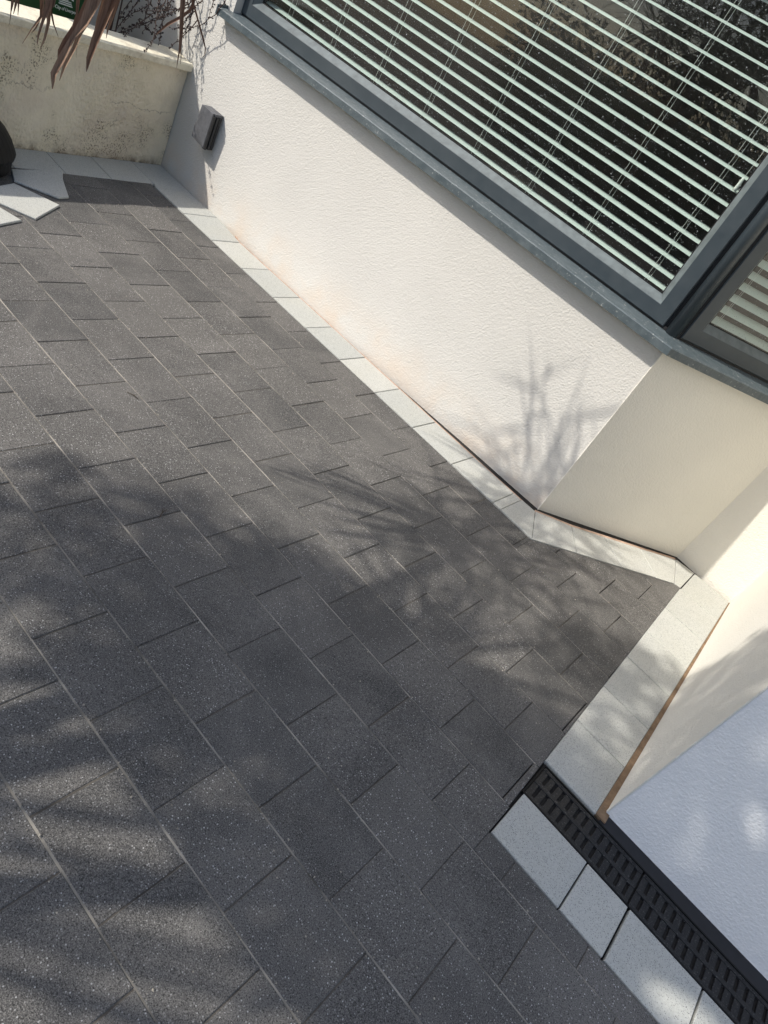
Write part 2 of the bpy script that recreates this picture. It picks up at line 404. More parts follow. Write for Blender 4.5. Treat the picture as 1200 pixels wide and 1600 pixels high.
gt = MB(); R3 = random.Random(55)
for k in range(1500):
    x = R3.uniform(-3.2, .9); y = R3.uniform(.4, 2.75)
    if R3.random() < .5: y = min(ROWS, key=lambda q: abs(q - y)) + R3.gauss(0, .006)
    if x > .08 and y > 1.42: continue
    r = R3.choice((.0012, .0015, .002, .0028)) * R3.uniform(.7, 1.1); a = R3.uniform(0, 3)
    ca, sa = math.cos(a) * r, math.sin(a) * r; zt = .0015
    gt.add([(x + ca, y + sa, zt), (x - sa, y + ca, zt), (x - ca * 1.4, y - sa * 1.4, zt), (x + sa, y - ca, zt), (x, y, zt + r), (x, y, zt - r)], [(0, 1, 4), (1, 2, 4), (2, 3, 4), (3, 0, 4), (1, 0, 5), (2, 1, 5), (3, 2, 5), (0, 3, 5)])
tag(gt.build('grit', M_grit), kind='stuff')

for (x, y, L_, a, lab) in ((-1.70, 1.52, .05, .5, 'tiny dry twig lying on the sunlit dark pavers left of centre'), (-1.13, 1.27, .05, 2.2, 'small crumb of dry plant debris on a shaded paver at the left')):
    t_ = MB(); c_, s_ = math.cos(a) * L_, math.sin(a) * L_
    t_.tube([(x, y, .004), (x + c_ * .5, y + s_ * .5, .006), (x + c_, y + s_ * .8, .004)], [.0012, .0016, .0008], 5)
    t_.tube([(x + c_ * .5, y + s_ * .5, .006), (x + c_ * .6, y + s_ * .9, .010)], [.0012, .0006], 5)
    tag(t_.build('dry_twig', M_litter), lab, 'twig')

# ------------------------------------------------------------------ pale border stones
st = MB()
def stone(q, z=.0015, r=None, g=.0024):
    c = Vector((sum(p[0] for p in q) / len(q), sum(p[1] for p in q) / len(q)))
    q = [(p[0] + (c.x - p[0]) / max(.02, (Vector(p) - c).length) * g, p[1] + (c.y - p[1]) / max(.02, (Vector(p) - c).length) * g) for p in q]
    st.prism(q, -.03, z + random.uniform(-.0008, .0008), 0, random.random() if r is None else r, .002)
def yA(x):   # outer edge of the run under the bay window
    return 3.006 if x < -2.9 else 2.968 if x < -1.3 else 2.966 + (x + 1.3) * .010
xs = [-3.405, -3.368, -3.10, -2.834, -2.568, -2.303, -2.038, -1.775, -1.515, -1.252, -.990, -.735, -.690]
xs = [-3.368, -3.10, -2.834, -2.568, -2.303, -2.038, -1.775, -1.515, -1.252, -.990, -.728, -.682]
for a, c in zip(xs, xs[1:]): stone([(a, 2.767), (c, 2.767), (c, yA(c)), (a, yA(a))])
stone([(-.682, 2.767), (-.492, 2.767), (-.600, 2.985), (-.682, 2.980)])
BI = [Vector((-.492, 2.767)), Vector((-.331, 2.958)), Vector((-.159, 3.162)), Vector((-.02, 3.326)), Vector((.055, 3.413))]
BO = [Vector((-.600, 2.985)), Vector((-.450, 3.125)), Vector((-.320, 3.280)), Vector((-.175, 3.455)), Vector((-.02, 3.648))]
for k in range(4): stone([BI[k], BI[k + 1], BO[k + 1], BO[k]])
stone([(.055, 3.413), (.087, 3.416), (.089, 3.675), (-.02, 3.655)])
dys = [3.675, 3.150, 2.866, 2.600, 2.332, 2.072, 1.806]
dys = [3.672, 3.416, 3.150, 2.866, 2.600, 2.332, 2.072, 1.806]
dx = lambda y: .142 - (y - 1.444) * .0285
dxo = lambda y: .334 - (y - 1.8) * .018
for a, c in zip(dys, dys[1:]):
    if a > 3.5: stone([(.091, c), (dxo(c) - .0, c), (dxo(a), a), (.091, a)])
    else: stone([(dx(c), c), (dxo(c), c), (dxo(a), a), (dx(a), a)])
for a, c in ((.146, .384), (.386, .528), (.533, .772), (.775, 1.01), (1.013, 1.25), (1.253, 1.49), (1.493, 1.73), (1.733, 1.97), (1.973, 2.2)):
    stone([(a, 1.446), (c, 1.446), (c, 1.640), (a, 1.640)])
gy = [2.785, 2.505, 2.232, 1.96, 1.70, 1.44, 1.18, .92, .66, .4, .14, -.12, -.38]
stone([(-3.41, 2.787), (-3.368, 2.767), (-3.368, 3.012), (-3.686, 3.015), (-3.663, 2.797)], r=.35)
for a, c in zip(gy, gy[1:]):
    stone([(-3.41 + (2.787 - c) * .068, c), (-3.41 + (2.787 - a) * .068, a), (gx(a) + .004, a + .012), (gx(c) + .004, c + .012)], r=.3 + random.random() * .3)
tag(st.build('pale_border_paving', M_stone), kind='structure')

# mortar and the black crevice at the foot of the render
mo = MB()
def strip(mb, P, Q, z0, z1):
    for k in range(len(P) - 1): mb.hexa([(*P[k], z0), (*P[k + 1], z0), (*Q[k + 1], z0), (*Q[k], z0)], [(*P[k], z1), (*P[k + 1], z1), (*Q[k + 1], z1), (*Q[k], z1)])
P = []; Q = []
for k in range(31):
    x = -3.2 + k * (2.61 / 30); y = yA(x) + .001; wob = random.uniform(-.0012, .0012)
    P.append((x, y)); Q.append((x, y + min(.008 + max(0, (x + 2.9)) * .002, .009) + wob))
strip(mo, P, Q, -.011, -.001)
strip(mo, [tuple(v) for v in BO], [tuple(v + Vector((-.010, .012)) + Vector((random.uniform(-.002, .002), 0))) for v in BO], -.011, -.001)
tag(mo.build('pink_mortar_fillet', M_pink), kind='structure')
m2 = MB(); ys = [3.68 - k * (1.87 / 40) for k in range(41)]
strip(m2, [(dxo(y) - .001, y) for y in ys], [(.31 + (3.69 - y) * .0255 + .01, y) for y in ys], -.011, .0008)
tag(m2.build('rusty_mortar_fillet', M_mortar), kind='structure')
m3 = MB(); m3.box((.352, 1.797, -.03), (3.1, 1.90, -.004))
tag(m3.build('damp_proof_strip', M_membrane), kind='structure')

# loose stones fanned round the planter
for k, (poly, z, lab) in enumerate([
    ([(-3.315, 1.925), (-3.375, 2.215), (-3.285, 2.165), (-3.105, 2.095), (-3.085, 2.035), (-3.20, 1.88)], .010, 'shaded pale stone slab beside the garden wall border, farthest of three around the planter'),
    ([(-3.175, 1.865), (-3.015, 2.000), (-2.865, 1.805), (-2.985, 1.690), (-3.06, 1.64)], .010, 'sunlit pale stone slab, the middle one of three fanned around the black planter'),
    ([(-2.985, 1.66), (-2.840, 1.730), (-2.755, 1.54), (-2.80, 1.42), (-3.0, 1.40)], .010, 'sunlit pale stone slab cut off by the left edge, nearest of three around the planter')]):
    s_ = MB(); s_.prism(poly, .002, z, 0, .8 if k else .5, .003)
    tag(s_.build('loose_paving_stone', M_stone), lab, 'paving slab', 'loose slabs around the planter')

# ------------------------------------------------------------------ house
house = empty('house', (-.6, 3.1, 0), 'white rendered house with a canted bay, grey framed windows and venetian blinds behind the glass', 'house')
basepts = [(-5.2, 3.02), (-3.696, 3.028), (-3.225, 3.010), (-2.95, 2.998), (-2.724, 2.990), (-2.38, 2.984), (-2.044, 2.983), (-1.7, 2.996), (-1.38, 3.012), (-1.067, 3.028), (-.778, 3.036), (-.608, 3.044)]
wa = MB()
ZS = [-.04, .0, .08, .2, .4, .65, .885]
rings = []
for x, y in basepts:
    yt = 3.028 + (x + 3.696) * .0052; front = []
    for z in ZS:
        f = max(0, 1 - max(z, 0) / .55); f = f * f
        front.append(Vector((x, yt + (y - yt) * f, z)))
    rings.append(front)
n = len(ZS); vs = [p for r in rings for p in r]; fs = []
for k in range(len(rings) - 1):
    for i in range(n - 1): fs.append((k * n + i, (k + 1) * n + i, (k + 1) * n + i + 1, k * n + i + 1))
wa.add(vs, fs)
TOPZ = .885
def seg(mb, p, q, z0, z1, th=.12):
    d = (q - p).normalized(); nn = Vector((-d.y, d.x)) * th    # inwards = left of travel
    mb.hexa([(*p, z0), (*q, z0), (*(q + nn), z0), (*(p + nn), z0)], [(*p, z1), (*q, z1), (*(q + nn), z1), (*(p + nn), z1)])
# top ledge, pier left of window, head over window
yl = lambda x: 3.028 + (x + 3.696) * .0052
wa.add([(-5.2, yl(-5.2), TOPZ), (-.608, 3.044, TOPZ), (-.66, 3.2, TOPZ), (-5.2, 3.2, TOPZ)], [(0, 1, 2, 3)])
wa.hexa([(-5.2, yl(-5.2), TOPZ), (-3.495, yl(-3.495), TOPZ), (-3.495, 3.2, TOPZ), (-5.2, 3.2, TOPZ)], [(-5.2, yl(-5.2), 2.15), (-3.495, yl(-3.495), 2.15), (-3.495, 3.2, 2.15), (-5.2, 3.2, 2.15)])
BE = A1 + Bd * .80
wa.hexa([(-5.2, yl(-5.2), 2.15), (-.608, 3.044, 2.15), (-.66, 3.2, 2.15), (-5.2, 3.2, 2.15)], [(-5.2, yl(-5.2), 2.75), (-.608, 3.044, 2.75), (-.66, 3.2, 2.75), (-5.2, 3.2, 2.75)])
bw = wa.build('bay_wall', M_render, house)
for pi in range(len(fs)): bw.data.polygons[pi].use_smooth = True
wb = MB()
wb.hexa([(*A1, -.04), (*B1, -.04), (*(B1 - nB * .14), -.04), (*(A1 - nB * .14), -.04)], [(*A1, .885), (*B1, .885), (*(B1 - nB * .14), .885), (*(A1 - nB * .14), .885)])
seg(wb, BE, B1, .885, 2.15, .14); seg(wb, A1, B1, 2.15, 2.75, .14)
seg(wb, B1, C1, -.04, 2.75, .14)
wb.build('splayed_wall', M_render_plain, house)
wd = MB(); seg(wd, C1, D1, -.04, 2.75, .2); wd.build('return_wall', M_render_plain, house)
wd = MB(); seg(wd, D1, E1, -.02, 2.75, .2); wd.build('front_wall', M_render_lifted, house)
# bright corner beads of the render
cb = MB()
cb.tube([(*(A1 + Vector((.0, -.001))), -.02), (*(A1 + Vector((.0, -.001))), .884)], .0032, 6)
cb.build('corner_bead', M_render_plain, house)
cb = MB(); cb.tube([(*D1, .006), (*D1, 2.7)], .0032, 6); cb.build('corner_bead', M_render_plain, house)
# roof slab
rf = MB(); rf.prism([(-5.3, 2.92), (-.56, 2.92), (.0, 3.6), (.2, 3.58), (.25, 1.72), (3.3, 1.75), (3.3, 7.2), (-5.3, 7.2)], 2.752, 2.92)
rf.build('roof', M_frame, house)
# room behind the glass
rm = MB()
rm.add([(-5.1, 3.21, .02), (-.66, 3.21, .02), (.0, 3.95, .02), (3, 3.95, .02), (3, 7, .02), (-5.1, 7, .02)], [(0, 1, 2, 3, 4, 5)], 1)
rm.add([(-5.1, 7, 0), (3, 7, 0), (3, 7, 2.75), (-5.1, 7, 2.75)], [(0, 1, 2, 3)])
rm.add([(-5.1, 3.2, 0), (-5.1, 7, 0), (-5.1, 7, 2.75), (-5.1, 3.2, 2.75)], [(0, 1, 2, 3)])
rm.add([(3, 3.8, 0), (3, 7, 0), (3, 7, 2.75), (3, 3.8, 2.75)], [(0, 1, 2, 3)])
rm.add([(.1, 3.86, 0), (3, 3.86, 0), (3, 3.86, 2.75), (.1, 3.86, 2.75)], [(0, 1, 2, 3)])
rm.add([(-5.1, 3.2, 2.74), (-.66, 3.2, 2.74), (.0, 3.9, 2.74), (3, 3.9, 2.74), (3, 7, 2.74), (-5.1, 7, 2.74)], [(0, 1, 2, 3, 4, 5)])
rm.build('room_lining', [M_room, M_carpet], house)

# sill, extruded round the corner
def off(p):     # outward offset point at the A/B mitre
    a = A1 + nA * p; bq = A1 + nB * p
    # intersect a + s*Ad, bq + t*Bd
    d = bq - a; cr = Ad.x * Bd.y - Ad.y * Bd.x; s_ = (d.x * Bd.y - d.y * Bd.x) / cr
    return a + Ad * s_
prof = [(.062, .886), (.062, .917), (.058, .921), (-.046, .936), (-.046, .884), (.050, .884)]
sill = MB(); ring = lambda f: [Vector((*f(p), z)) for p, z in prof]
AL = Vector((-3.545, yl(-3.545)))
sill.extrude(None, [ring(lambda p: AL + nA * p), ring(off), ring(lambda p: A1 + Bd * .84 + nB * p)])
sill_o = sill.build('window_sill', M_sill, house)
up = MB(); up.hexa([(-3.548, yl(0) * 0 + yl(-3.548) - .064, .884), (-3.540, yl(-3.54) - .064, .884), (-3.540, yl(-3.54) + .0, .884), (-3.548, yl(-3.54) + .0, .884)],
                   [(-3.548, yl(-3.548) - .064, .930), (-3.540, yl(-3.54) - .064, .930), (-3.540, yl(-3.54), .942), (-3.548, yl(-3.54), .942)])
up.build('end_cap', M_sill, sill_o)
gk = MB(); gk.hexa([(*(Vector((-3.49, yl(-3.49))) - nA * .052), .93), (*off(-.052), .93), (*off(-.07), .93), (*(Vector((-3.49, yl(-3.49))) - nA * .07), .93)],
                   [(*(Vector((-3.49, yl(-3.49))) - nA * .052), .95), (*off(-.052), .95), (*off(-.07), .95), (*(Vector((-3.49, yl(-3.49))) - nA * .07), .95)])
gk.hexa([(*off(-.052), .93), (*(A1 + Bd * .8 - nB * .052), .93), (*(A1 + Bd * .8 - nB * .07), .93), (*off(-.07), .93)], [(*off(-.052), .95), (*(A1 + Bd * .8 - nB * .052), .95), (*(A1 + Bd * .8 - nB * .07), .95), (*off(-.07), .95)])
gk.build('dark_gap_filler', M_sealgap, sill_o)  # black box standing in for the shadow gap above the sill

def window(org, d, nn, w_, z0, z1, face, drops, blind_gap, blind_tilt, cords, lab):
    """org: 2d point of the left face corner, d: along, nn: outward"""
    def P(u, o, z): q = org + d * u + nn * o; return Vector((q.x, q.y, z))
    def loop(i, o, zi=None): return [P(i, o, z0 + i), P(w_ - i, o, z0 + i), P(w_ - i, o, z1 - i), P(i, o, z1 - i)]
    fr = MB()
    loops = [loop(0, -.07), loop(0, -.004), loop(.004, 0), loop(face, 0), loop(face + .002, -.002), loop(face + .030, -.034), loop(face + .030, -.042), loop(face + .02, -.07)]
    vs = [p for l in loops for p in l]; fs = []
    L = len(loops)
    for k in range(L):
        a = k * 4; c = ((k + 1) % L) * 4
        for i in range(4): j = (i + 1) % 4; fs.append((a + i, a + j, c + j, c + i))
    fr.add(vs, fs)
    for fi in range(len(fs)):
        if fi // 4 == 4: fr.mi[fi] = 1
    f = fr.build('window', [M_frame, M_bead], house)
    gi = face + .022
    gl = MB(); gl.add([P(gi, -.040, z0 + gi), P(w_ - gi, -.040, z0 + gi), P(w_ - gi, -.040, z1 - gi), P(gi, -.040, z1 - gi)], [(0, 1, 2, 3)])
    go = gl.build('pane', M_glass, f)
    # beading gasket line between bead and pane
    bd = MB()
    e = face + .0305
    for (u0, za, u1, zb) in ((e, z0 + e, w_ - e, z0 + e + .004), (e, z0 + e, e + .004, z1 - e), (w_ - e - .004, z0 + e, w_ - e, z1 - e)):
        bd.hexa([P(u0, -.0385, za), P(u1, -.0385, za), P(u1, -.036, za), P(u0, -.036, za)], [P(u0, -.0385, zb), P(u1, -.0385, zb), P(u1, -.036, zb), P(u0, -.036, zb)])
    bd.build('glazing_seal', M_sealgap, f)
    dr = MB(); R_ = random.Random(3 + int(w_ * 10)); n_ = 0
    while n_ < drops:
        u = R_.uniform(face + .035, w_ - face - .035); z = z0 + face + .04 + R_.random() ** 1.25 * min(z1 - z0 - .2, 1.15)
        dens = .55 + .45 * (math.sin(u * 5.3 + z * 3.1) * .5 + .5) * (math.sin(u * 1.7 - z * 6) * .5 + .5)
        if R_.random() > dens: continue
        r = R_.choice((.0009, .0010, .0012, .0014, .0018)) * R_.uniform(.6, 1.2)
        if R_.random() < .012: r *= 1.7
        c = P(u, -.0398, z); ax, az = d.to_3d(), Vector((0, 0, 1)); an = nn.to_3d()
        dr.add([c + ax * r, c + az * r * 1.1, c - ax * r, c - az * r * 1.3, c + an * r * .7], [(0, 1, 4), (1, 2, 4), (2, 3, 4), (3, 0, 4)]); n_ += 1
    o = dr.build('raindrops', M_drop, f, smooth=True); o['kind'] = 'stuff'
    # the blind inside: a thing of its own
    bl = empty('venetian_blind', P(w_ / 2, -blind_gap, z0), lab, 'blind', 'venetian blinds')
    sl = MB(); zs = 1.048; u0, u1 = .055, w_ - .055; k = 0
    hw = .0125 if blind_tilt < .5 else .0235
    hw = .022
    while zs < z1 - .1:
        t = blind_tilt
        # arched slat, three facets across
        pr_ = []
        for s_ in (-1, -.5, 0, .5, 1):
            o_ = s_ * hw * math.cos(t); h_ = -s_ * hw * math.sin(t) + (1 - s_ * s_) * .0022
            pr_.append((o_, h_))
        sag = R_.uniform(-.0012, .0012); tw_ = R_.uniform(-.0012, .0012)
        vs = [P(u, -blind_gap + o_, zs + h_ + sag + (tw_ if u > 1 else 0)) for u in (u0, u1) for o_, h_ in pr_]
        vs += [P(u, -blind_gap + o_, zs + h_ + sag - .0009 + (tw_ if u > 1 else 0)) for u in (u0, u1) for o_, h_ in pr_]
        fs = []
        for i in range(4): fs += [(i, i + 1, 5 + i + 1, 5 + i), (10 + i + 1, 10 + i, 15 + i, 15 + i + 1)]
        fs += [(0, 5, 15, 10), (4, 14, 19, 9)]
        sl.add(vs, fs); zs += .0524; k += 1
    sl.build('slats', M_slat, bl, smooth=False)
    rb = MB(); rb.hexa([P(u0, -blind_gap - .022, 1.004), P(u1, -blind_gap - .022, 1.004), P(u1, -blind_gap + .022, 1.004), P(u0, -blind_gap + .022, 1.004)], [P(u0, -blind_gap - .022, 1.016), P(u1, -blind_gap - .022, 1.016), P(u1, -blind_gap + .022, 1.016), P(u0, -blind_gap + .022, 1.016)])
    if blind_tilt > .5: rb.build('bottom_rail', M_slat, bl)
    hr = MB(); hr.hexa([P(u0, -blind_gap - .03, z1 - .10), P(u1, -blind_gap - .03, z1 - .10), P(u1, -blind_gap + .03, z1 - .10), P(u0, -blind_gap + .03, z1 - .10)], [P(u0, -blind_gap - .03, z1 - .04), P(u1, -blind_gap - .03, z1 - .04), P(u1, -blind_gap + .03, z1 - .04), P(u0, -blind_gap + .03, z1 - .04)])
    hr.build('head_rail', M_slat, bl)
    for u in cords:
        c_ = MB()
        for o_, du in ((hw + .001, 0), (.002, .009)):
            c_.tube([P(u + du, -blind_gap + o_, 1.0), P(u + du, -blind_gap + o_, z1 - .1)], .0007, 4)
        c_.build('ladder_cord', M_cord, bl)
    return P, bl
WA0 = Vector((-3.492, yl(-3.492))) - nA * .044
P_, blindA = window(WA0, Ad, nA, 2.808, .943, 2.15, .062, 9000, .10, .29, [2.49 - .3375 * k + .118 for k in range(8)], 'wide white venetian blind with open slats behind the large front window')
for u, z in ((2.688, 1.475), (2.715, 1.505)):
    cw = MB(); a = P_(u, -.07, z)
    cw.tube([a + Vector((0, 0, .9 if False else .04)), a + Vector((0, 0, .6))], .0008, 4); cw.build('pull_cord', M_cord, blindA)
    cw = MB(); cw.tube([a + Vector((0, 0, .04)), a + Vector((0, 0, .03)), a, a - Vector((0, 0, .012))], [.004, .006, .0075, .0085], 8)
    cw.build('cord_weight', M_cord, blindA, smooth=True)
WB0 = A1 + Bd * .060 - nB * .046
window(WB0, Bd, nB, .74, .943, 2.15, .060, 2200, .10, .62, [.16, .58], 'narrow white venetian blind with half closed slats behind the angled side window')
# corner post between the frames
cp = MB(); c0 = Vector((-.6425, 3.104))
cp.tube([(*c0, .925), (*c0, 2.15)], .027, 20); cpo = cp.build('corner_post', M_frame, house, smooth=True)
cp = MB(); cp.prism([(-.685, 3.105), (-.61, 3.118), (-.60, 3.16), (-.69, 3.16)], .93, 2.15); cp.build('dark_gap_filler', M_sealgap, cpo)  # black box puts the shade of the gaps beside the post into colour

# ------------------------------------------------------------------ garden wall
gw = empty('garden_wall', (-3.6, 2.2, 0), 'low weathered cream rendered garden wall with a bright stained coping at the far end of the patio', 'wall')
gd = Vector((.124, -.992)); gn = Vector((.992, .124)); G0 = Vector((-3.696, 3.028))
def GP(s_, o, z): q = G0 + gd * s_ + gn * o; return Vector((q.x, q.y, z))
def gridwall(mb, s0, s1, z0, z1, o, ns, nz, amp):
    R_ = random.Random(5); vs = []; fs = []
    for i in range(ns + 1):
        for j in range(nz + 1): vs.append(GP(s0 + (s1 - s0) * i / ns, o + (R_.uniform(-amp, amp) if 0 < j < nz else 0), z0 + (z1 - z0) * j / nz))
    for i in range(ns):
        for j in range(nz): a = i * (nz + 1) + j; fs.append((a + 1, a, a + nz + 1, a + nz + 2))
    mb.add(vs, fs)
gb = MB(); gridwall(gb, .004, 3.4, -.04, .548, 0, 60, 12, .002)
gb.hexa([GP(.004, -.001, -.04), GP(3.4, -.001, -.04), GP(3.4, -.12, -.04), GP(.004, -.12, -.04)], [GP(.004, -.001, .548), GP(3.4, -.001, .548), GP(3.4, -.12, .548), GP(.004, -.12, .548)])
gb.build('wall', M_oldrender, gw, smooth=False)
gc = MB(); R_ = random.Random(9); rings = []
for i in range(61):
    s_ = .002 + 3.45 * i / 60; j = lambda a: R_.uniform(-a, a)
    rings.append([GP(s_, .030 + j(.0015), .549 + j(.0012)), GP(s_, .032 + j(.0015), .577 + j(.0015)), GP(s_, .024 + j(.002), .586 + j(.001)), GP(s_, -.125 + j(.004), .596 + j(.001)), GP(s_, -.14 + j(.004), .585), GP(s_, -.14, .549)])
gc.extrude(None, rings); gc.build('coping', M_cope, gw)

# neighbour's side: path, and a wall added to throw shade on the house
pt = MB(); pt.add([(-9, -4, -.045), (-3.6, -4, -.045), (-3.6, 3.1, -.045), (-9, 3.1, -.045)], [(0, 1, 2, 3)])
tag(pt.build('side_path', M_flag), kind='structure')
nw = MB(); nw.box((-5.05, 1.95, -.05), (-4.9, 3.015, 2.02)); nw.box((-5.07, 1.93, 2.02), (-4.88, 3.015, 2.07))
tag(nw.build('added_shade_wall', M_oldrender, None), 'tall grey boundary wall, added to shade the house wall, behind the green bin and the twiggy bush', 'wall')

# ------------------------------------------------------------------ green bin
bn = empty('wheelie_bin', (-4.3, 2.4, 0), 'dark green wheeled bin with white council lettering standing behind the low garden wall', 'bin')
bb = MB(); bx0, bx1, by0, by1 = -4.58, -4.03, 2.03, 2.62
bot = [(bx0 + .05, by0 + .045, .05), (bx1 - .04, by0 + .045, .05), (bx1 - .04, by1 - .045, .05), (bx0 + .05, by1 - .045, .05)]
top = [(bx0, by0, .98), (bx1, by0, .98), (bx1, by1, .98), (bx0, by1, .98)]
bb.hexa(bot, top); bb.build('body', M_bin, bn, bevel=.02)
lb = MB(); lb.box((bx0 - .03, by0 - .02, .985), (bx1 + .03, by1 + .02, 1.03)); lb.build('lid', M_bin, bn, bevel=.02)
for y in (by0 + .02, by1 - .07):
    wl = MB(); wl.tube([(bx0 + .02, y, .1), (bx0 + .02, y + .05, .1)], .1, 20); wl.build('wheel', M_black, bn)
def text(body, size, loc, rot, mat, parent, name, ext=.001):
    cu = bpy.data.curves.new(name, 'FONT'); cu.body = body; cu.size = size; cu.extrude = ext; cu.align_x = 'CENTER'
    t = bpy.data.objects.new('tmp', cu); COL.objects.link(t)
    dg = bpy.context.evaluated_depsgraph_get(); me = bpy.data.meshes.new_from_object(t.evaluated_get(dg)); bpy.data.objects.remove(t)
    me.materials.clear(); me.materials.append(mat.m); o = bpy.data.objects.new(name, me); COL.objects.link(o)
    o.rotation_euler = rot; o.location = loc
    if parent: o.parent = parent; o.matrix_parent_inverse = parent.matrix_world.inverted()
    return o
tx = text('the City of Liverpool', .023, (bx1 - .0185 + .004, 2.475, .548), (rad(90 - 2.5), 0, rad(90)), M_white, bn, 'lettering')
tx.scale = (.80, 1, 1)
em = MB()    # emblem above the words: a standing bird on waves
X = bx1 - .012
def flat(pts): n_ = len(pts); pts = [(2.478 + (y - 2.43) * .8, .574 + (z - .592) * .8) for y, z in pts]; em.add([(X + .003, y, z) for y, z in pts] + [(X - .012, y, z) for y, z in pts], [tuple(range(n_))] + [(i, i + n_, (i + 1) % n_ + n_, (i + 1) % n_) for i in range(n_)])
for k in range(3): flat([(2.385, .592 + k * .011), (2.475 - k * .006, .592 + k * .011), (2.475 - k * .006, .597 + k * .011), (2.385 + k * .004, .597 + k * .011)])
flat([(2.405, .625), (2.435, .622), (2.452, .640), (2.448, .668), (2.430, .690), (2.422, .712), (2.405, .716), (2.398, .706), (2.410, .700), (2.414, .68), (2.402, .652)])
flat([(2.452, .636), (2.476, .628), (2.470, .652), (2.480, .676), (2.458, .668)])
flat([(2.402, .655), (2.380, .672), (2.384, .646), (2.374, .632), (2.398, .632)])
em.build('emblem', M_white, bn)

# ------------------------------------------------------------------ vent on the wall
vt = empty('wall_vent', (-3.38, 3.02, .37), 'weathered grey plastic vent cowl with a chipped edge fixed low on the white wall', 'vent')
yw = 3.027; vx0, vx1, vz0, vz1 = -3.440, -3.315, .285, .470; yf = 2.958
fp = [(vx0, vz0 + .008), (vx1 - .012, vz0 - .004), (vx1 - .012, vz1), (vx0 + .008, vz1 + .002), (vx0 + .004, .400), (vx0 + .013, .392), (vx0 + .006, .372), (vx0 - .003, .368)]
v_ = MB(); n_ = len(fp)
v_.add([(x, yf, z) for x, z in fp] + [(x, yf + .012, z) for x, z in fp], [tuple(range(n_)), tuple(reversed(range(n_, 2 * n_)))] + [((i + 1) % n_, i, i + n_, (i + 1) % n_ + n_) for i in range(n_)])
v_.build('front_plate', M_vent, vt, bevel=.002)
v_ = MB(); v_.box((vx0 + .006, yf + .0125, vz1 - .012), (vx1 - .004, yw, vz1 + .002)); v_.build('top_cover', M_vent, vt, bevel=.002)
v_ = MB()
for k in range(3): v_.box((vx1 - .022 + (k == 2) * .004, yf + .002 + k * .021, vz0 - .004 - (k == 0) * .004), (vx1 - .002 + (k % 2) * .003, yf + .002 + k * .021 + .015, vz1 - .013))
v_.box((vx0 + .01, yf + .013, vz0 + .01), (vx1 - .024, yw, vz1 - .013)); v_.build('louvre', M_ventdark, vt, bevel=.0015)

# ------------------------------------------------------------------ drain
dn = empty('drain_channel', (.6, 1.72, 0), 'black slotted plastic drainage channel between the pale slabs and the white wall', 'drain')
cbm = MB()
cbm.box((.145, 1.6425, -.09), (2.6, 1.6475, -.001)); cbm.box((.145, 1.7915, -.09), (2.6, 1.7965, -.001)); cbm.box((.140, 1.6425, -.09), (.1448, 1.7965, -.001)); cbm.box((.145, 1.648, -.09), (2.6, 1.791, -.085))
cbm.build('channel_body', M_black, dn)
R_ = random.Random(4)
for k, (x0, x1) in enumerate(((.147, .521), (.527, 1.027), (1.031, 1.531), (1.535, 2.035), (2.039, 2.539))):
    gr = MB(); z0, z1 = -.024, -.003
    for ya, yb in ((1.6488, 1.6615), (1.7115, 1.7275), (1.776, 1.7902)): gr.box((x0, ya, z0), (x1, yb, z1))
    x = x0
    while x < x1 - .01:
        gr.box((x, 1.6616, z0), (min(x + .0195, x1), 1.7114, z1 - .0016)); gr.box((x, 1.7276, z0), (min(x + .0195, x1), 1.7759, z1 - .0016)); x += .0300
    x = x0 + .008
    while x < x1 - .01:
        gr.tube([(x, 1.784, z1 - .001), (x, 1.784, z1 + .0016)], .0035, 8); x += .030
    gr.build('grate', M_grate, dn, bevel=.0012)
# bits of grit caught on the grate
# ------------------------------------------------------------------ planter at the left edge
pl = empty('planter', (-3.42, 1.70, 0), 'rounded black plastic planter base cut off by the left edge beside the low garden wall', 'planter')
pm = MB(); pc = Vector((-3.415, 1.705)); rings = []
for r, z in ((.20, .002), (.232, .008), (.240, .02), (.238, .06), (.246, .066), (.250, .085), (.243, .10), (.226, .135), (.20, .17), (.165, .20), (.15, .205), (.14, .195)):
    rings.append([Vector((pc.x + r * math.cos(a), pc.y + r * math.sin(a), z)) for a in (2 * math.pi * k / 40 for k in range(40))])
pm.extrude(None, rings); pm.build('pot', M_black, pl, smooth=False)

# ------------------------------------------------------------------ cordyline (cabbage palm), mostly out of frame
cy = empty('cabbage_palm', (-1.35, -1.25, 0), 'cabbage palm whose brown dead sword leaves droop in at the top left corner', 'tree')
def V3(*a): return Vector(a)
heads = [(V3(-2.02, 1.0, 1.95), .62), (V3(-2.05, 1.63, 1.95), .60), (V3(-1.95, .15, 2.15), .75), (V3(-1.45, -.35, 2.35), .75), (V3(-2.07, -.97, 1.6), .75), (V3(-1.75, -1.1, 1.7), .7)]
stem = MB(); root = V3(-1.35, -1.25, -.04); fk = V3(-1.5, -.75, 1.0)
stem.tube([root, root.lerp(fk, .5) + V3(.03, 0, 0), fk], [.09, .06, .045], 12)
h0 = heads[0][0]
for h, _ in heads[:1] + heads[2:]:
    stem.tube([fk - V3(0, 0, .05), fk.lerp(h, .5) + V3(0, 0, .08), h, h + V3(0, 0, .08)], [.045, .028, .020, .022], 8)
stem.tube([h0 - V3(-.01, .12, .1), h0.lerp(heads[1][0], .5) + V3(-.04, 0, .0), heads[1][0]], [.020, .018, .018], 8)
stem.build('trunk', M_bark, cy)
R_ = random.Random(11)
green = MB(); dead = MB()
SUNV = Vector((-1, -1, 1.37))
